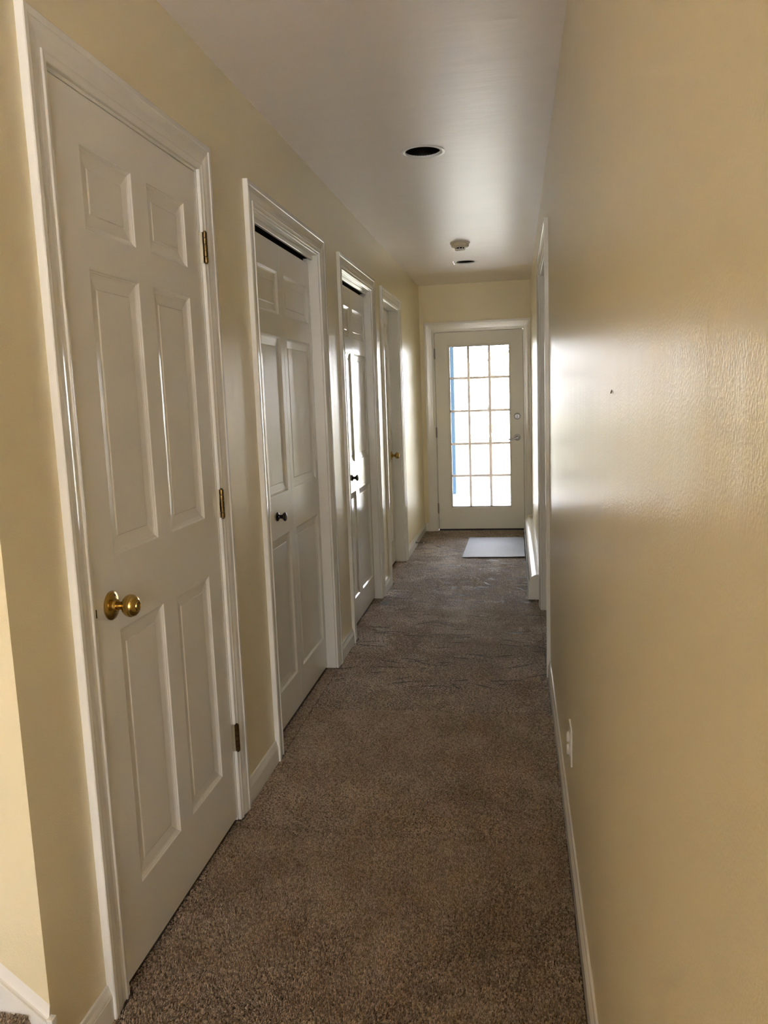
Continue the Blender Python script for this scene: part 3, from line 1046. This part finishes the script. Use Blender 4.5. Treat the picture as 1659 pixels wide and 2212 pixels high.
# ------------------------------------------------------------------ spring door stop on the left baseboard
dx0 = AX + 0.0125
ds = empty('door_stop', (dx0, 7.09, 0.046))
tag(ds, 'thin dark spring door stop sticking out of the left baseboard', 'door stop')
obj('base_cup', lt([(0.0085, 0), (0.0085, 0.003), (0.0055, 0.006), (0, 0.006)], (dx0, 7.09, 0.046), (1, 0, 0), n=16), M['bronze'], ds, smooth=True)
bm = bmesh.new()
N, turns, R_, wr = 150, 20, 0.0042, 0.0009
prev = None
for k in range(N + 1):
    t = k / N
    a = 2 * math.pi * turns * t
    c = Vector((dx0 + 0.005 + 0.062 * t, 7.09 + R_ * math.cos(a), 0.046 - 0.003 * t + R_ * math.sin(a)))
    rad = Vector((0, math.cos(a), math.sin(a)))
    cur = [bm.verts.new(c + rad * wr * math.cos(q) * 1.2 + Vector((1, 0, 0)) * wr * math.sin(q)) for q in (0, 2.1, 4.2)]
    if prev:
        for q in range(3):
            bm.faces.new((prev[q], prev[(q + 1) % 3], cur[(q + 1) % 3], cur[q]))
    prev = cur
obj('spring', bm, M['bronze'], ds, smooth=True)
obj('tip', lt([(0.0045, 0), (0.0062, 0.002), (0.0062, 0.008), (0.004, 0.011), (0, 0.011)], (dx0 + 0.066, 7.09, 0.043), (1, 0, 0), n=14), M['plastic'], ds, smooth=True)

# ------------------------------------------------------------------ wall plates on the right wall
def outlet(u, v, w, h, label):
    t = empty('wall_outlet', PL_RIGHT(u, v, 0))
    tag(t, label, 'outlet')
    obj('face_plate', bx(BX - 0.0055, BX - 0.0003, u - w / 2, u + w / 2, v - h / 2, v + h / 2, bev=0.002, seg=2), M['plastic'], t)
    for s in (-1, 1):
        z = v + s * 0.0195
        r = obj('receptacle', bx(BX - 0.0078, BX - 0.0056, u - 0.017, u + 0.017, z - 0.0145, z + 0.0145, bev=0.001), M['plastic'], t)
        for q in (-0.0062, 0.0062):
            obj('slot', bx(BX - 0.0081, BX - 0.0079, u + q - 0.001, u + q + 0.001, z - 0.002, z + 0.006), M['black'], r)
    return t


o1 = outlet(2.292, 0.337, 0.074, 0.120, 'white wall outlet with plug covers low on the right wall near the viewer')
for s in (-1, 1):
    obj('plug_cover', lt([(0.0155, 0.0082), (0.0158, 0.012), (0.013, 0.0155), (0.005, 0.0165), (0, 0.0165)], (BX, 2.292, 0.337 + s * 0.0195), (-1, 0, 0), n=20), M['plastic'], o1, smooth=True)


def switch(name, u, v, label, cat):
    t = empty(name, PL_RIGHT(u, v, 0))
    tag(t, label, cat)
    obj('face_plate', bx(BX - 0.0055, BX - 0.0003, u - 0.036, u + 0.036, v - 0.058, v + 0.058, bev=0.002, seg=2), M['plastic_almond'], t)
    obj('toggle', bx(BX - 0.017, BX - 0.0056, u - 0.005, u + 0.005, v + 0.000, v + 0.014, bev=0.0015), M['plastic_almond'], t)
    return t


switch('light_switch', 7.86, 1.620, 'almond light switch high on the right wall by the glazed door, upper of two', 'switch')
switch('light_switch', 7.86, 1.105, 'almond light switch at lever height on the right wall by the glazed door', 'switch')
outlet(7.42, 0.280, 0.070, 0.115, 'small outlet on the right wall just above the baseboard heater')
nl = obj('nail', lt([(0.0, -0.002), (0.0008, -0.002), (0.0007, 0.0045), (0, 0.0047)], PL_RIGHT(1.337, 1.369, 0), (-0.35, 0, -1), n=8), M['rubber'], loc=PL_RIGHT(1.337, 1.366, 0))
tag(nl, 'tiny dark nail in the right wall at eye height', 'nail')

# ------------------------------------------------------------------ outside the glazed door
gr = obj('ground', bx(-40, 40, LY + 0.2, 70, -0.75, -0.6), M['lawn'])
struct(gr)
struct(obj('ground', bx(-40, 40, -60, BACK_Y - 0.3, -0.75, -0.25), mat('pale_bounce_ground', (0.84, 0.82, 0.79), 0.8)))  # unseen ground made pale to bounce light up to the ceiling
struct(obj('wall_sky_block', bx(-14, 14, -13.9, -13.6, -0.25, 3.6), mat('grey_sky_block', (0.30, 0.28, 0.25), 0.8)))  # unseen wall added to hide the low sky from the back window
dk = empty('deck', (-0.35, 9.8, -0.1))
tag(dk, 'sunlit board deck outside the glazed door', 'deck')
DZ = -0.10
for k in range(26):
    x = -2.18 + k * 0.1365
    o = obj('plank', bx(x, x + 0.131, LY + 0.2, 11.75, DZ - 0.035, DZ, bev=0.003), M['deck'], dk)
bm = bmesh.new()
for y in (8.4, 9.5, 10.6, 11.6):
    box(bm, -2.18, 1.36, y, y + 0.05, DZ - 0.2, DZ - 0.036)
obj('joist', bm, M['deck'], dk)
pp = empty('porch_post', (-0.83, 10.7, DZ))
tag(pp, 'slim shaded post standing on the deck outside the glazed door', 'post')
obj('shaft', bx(-0.975, -0.797, 10.64, 10.76, DZ + 0.14, 2.02, bev=0.004), M['post'], pp)
obj('base', bx(-0.99, -0.775, 10.62, 10.78, DZ, DZ + 0.14, bev=0.006), M['white_wood'], pp)
obj('cap', bx(-0.99, -0.775, 10.615, 10.785, 2.02, 2.1195, bev=0.006), M['white_wood'], pp)
rl = empty('railing', (-0.35, 11.7, DZ))
tag(rl, 'white railing with balusters at the far edge of the deck', 'railing')
obj('top_rail', bx(-2.15, 1.35, 11.66, 11.74, 0.74, 0.79, bev=0.006), M['white_wood'], rl)
obj('bottom_rail', bx(-2.15, 1.35, 11.68, 11.72, 0.0, 0.04), M['white_wood'], rl)
for k in range(26):
    x = -2.1 + k * 0.136
    obj('baluster', bx(x, x + 0.035, 11.685, 11.715, 0.04, 0.74), M['white_wood'], rl)
pr_ = empty('added_porch_roof', (-0.5, 9.5, 2.3))  # roof out of view, added to keep high sky light out of the hallway
tag(pr_, 'unseen porch roof added to block high sky light from the glazed door', 'porch roof')
obj('soffit', bx(-2.6, 1.6, LY + 0.15, 11.0, 2.30, 2.42), M['roof'], pr_)
obj('beam', bx(-2.6, 1.6, 10.63, 10.77, 2.12, 2.299, bev=0.004), M['white_wood'], pr_)
obj('fascia', bx(-2.62, 1.62, 11.001, 11.03, 2.26, 2.44), M['white_wood'], pr_)


def tree(x, y, h, r, n, label, seed):
    rr = np.random.default_rng(seed)
    t = empty('tree', (x, y, -0.6))
    tag(t, label, 'tree', 'trees beyond the deck')
    obj('trunk', lt([(0.13, 0), (0.09, 0.5), (0.08, h * 0.5), (0.03, h)], (x, y, -0.6), (0.05, 0.02, 1), n=10), M['bark'], t, smooth=True)
    for q in range(4):
        a = q * 1.7 + seed
        obj('branch', lt([(0.04, 0), (0.02, r * 0.5), (0.006, r)], (x, y, -0.6 + h * (0.45 + 0.1 * q)), (math.cos(a), math.sin(a), 0.7), n=6), M['bark'], t, smooth=True)
    d = rr.normal(size=(n, 3))
    d /= np.linalg.norm(d, axis=1)[:, None]
    c = d * (r * rr.uniform(0.35, 1.0, n) ** 0.5)[:, None] * np.array([1, 1, 0.95]) + np.array([x, y, -0.6 + h * 0.85])
    s = rr.uniform(0.05, 0.10, n)
    A = rr.normal(size=(n, 3))
    A /= np.linalg.norm(A, axis=1)[:, None]
    B = np.cross(A, rr.normal(size=(n, 3)))
    B /= np.linalg.norm(B, axis=1)[:, None]
    V = np.stack([c - A * s[:, None], c + B * 0.5 * s[:, None], c + A * s[:, None], c - B * 0.5 * s[:, None]], 1).reshape(-1, 3)
    me = bpy.data.meshes.new('foliage')
    me.from_pydata(V.tolist(), [], np.arange(4 * n).reshape(-1, 4).tolist())
    me.materials.append(M['leaf'])
    o = bpy.data.objects.new('foliage', me)
    sc.collection.objects.link(o)
    o.parent = t
    o.location = -t.location
    o['kind'] = 'stuff'


tree(-3.6, 15.5, 3.9, 1.9, 1900, 'leafy tree beyond the deck, seen at the left of the door glass', 1)
tree(-0.6, 18.5, 3.6, 1.9, 2200, 'leafy tree beyond the deck, seen in the middle of the door glass', 2)
tree(3.0, 11.6, 3.4, 1.9, 7000, 'unseen leafy tree added at the right end of the deck to block side light', 3)  # dense crown out of view, added to cut daylight from the right
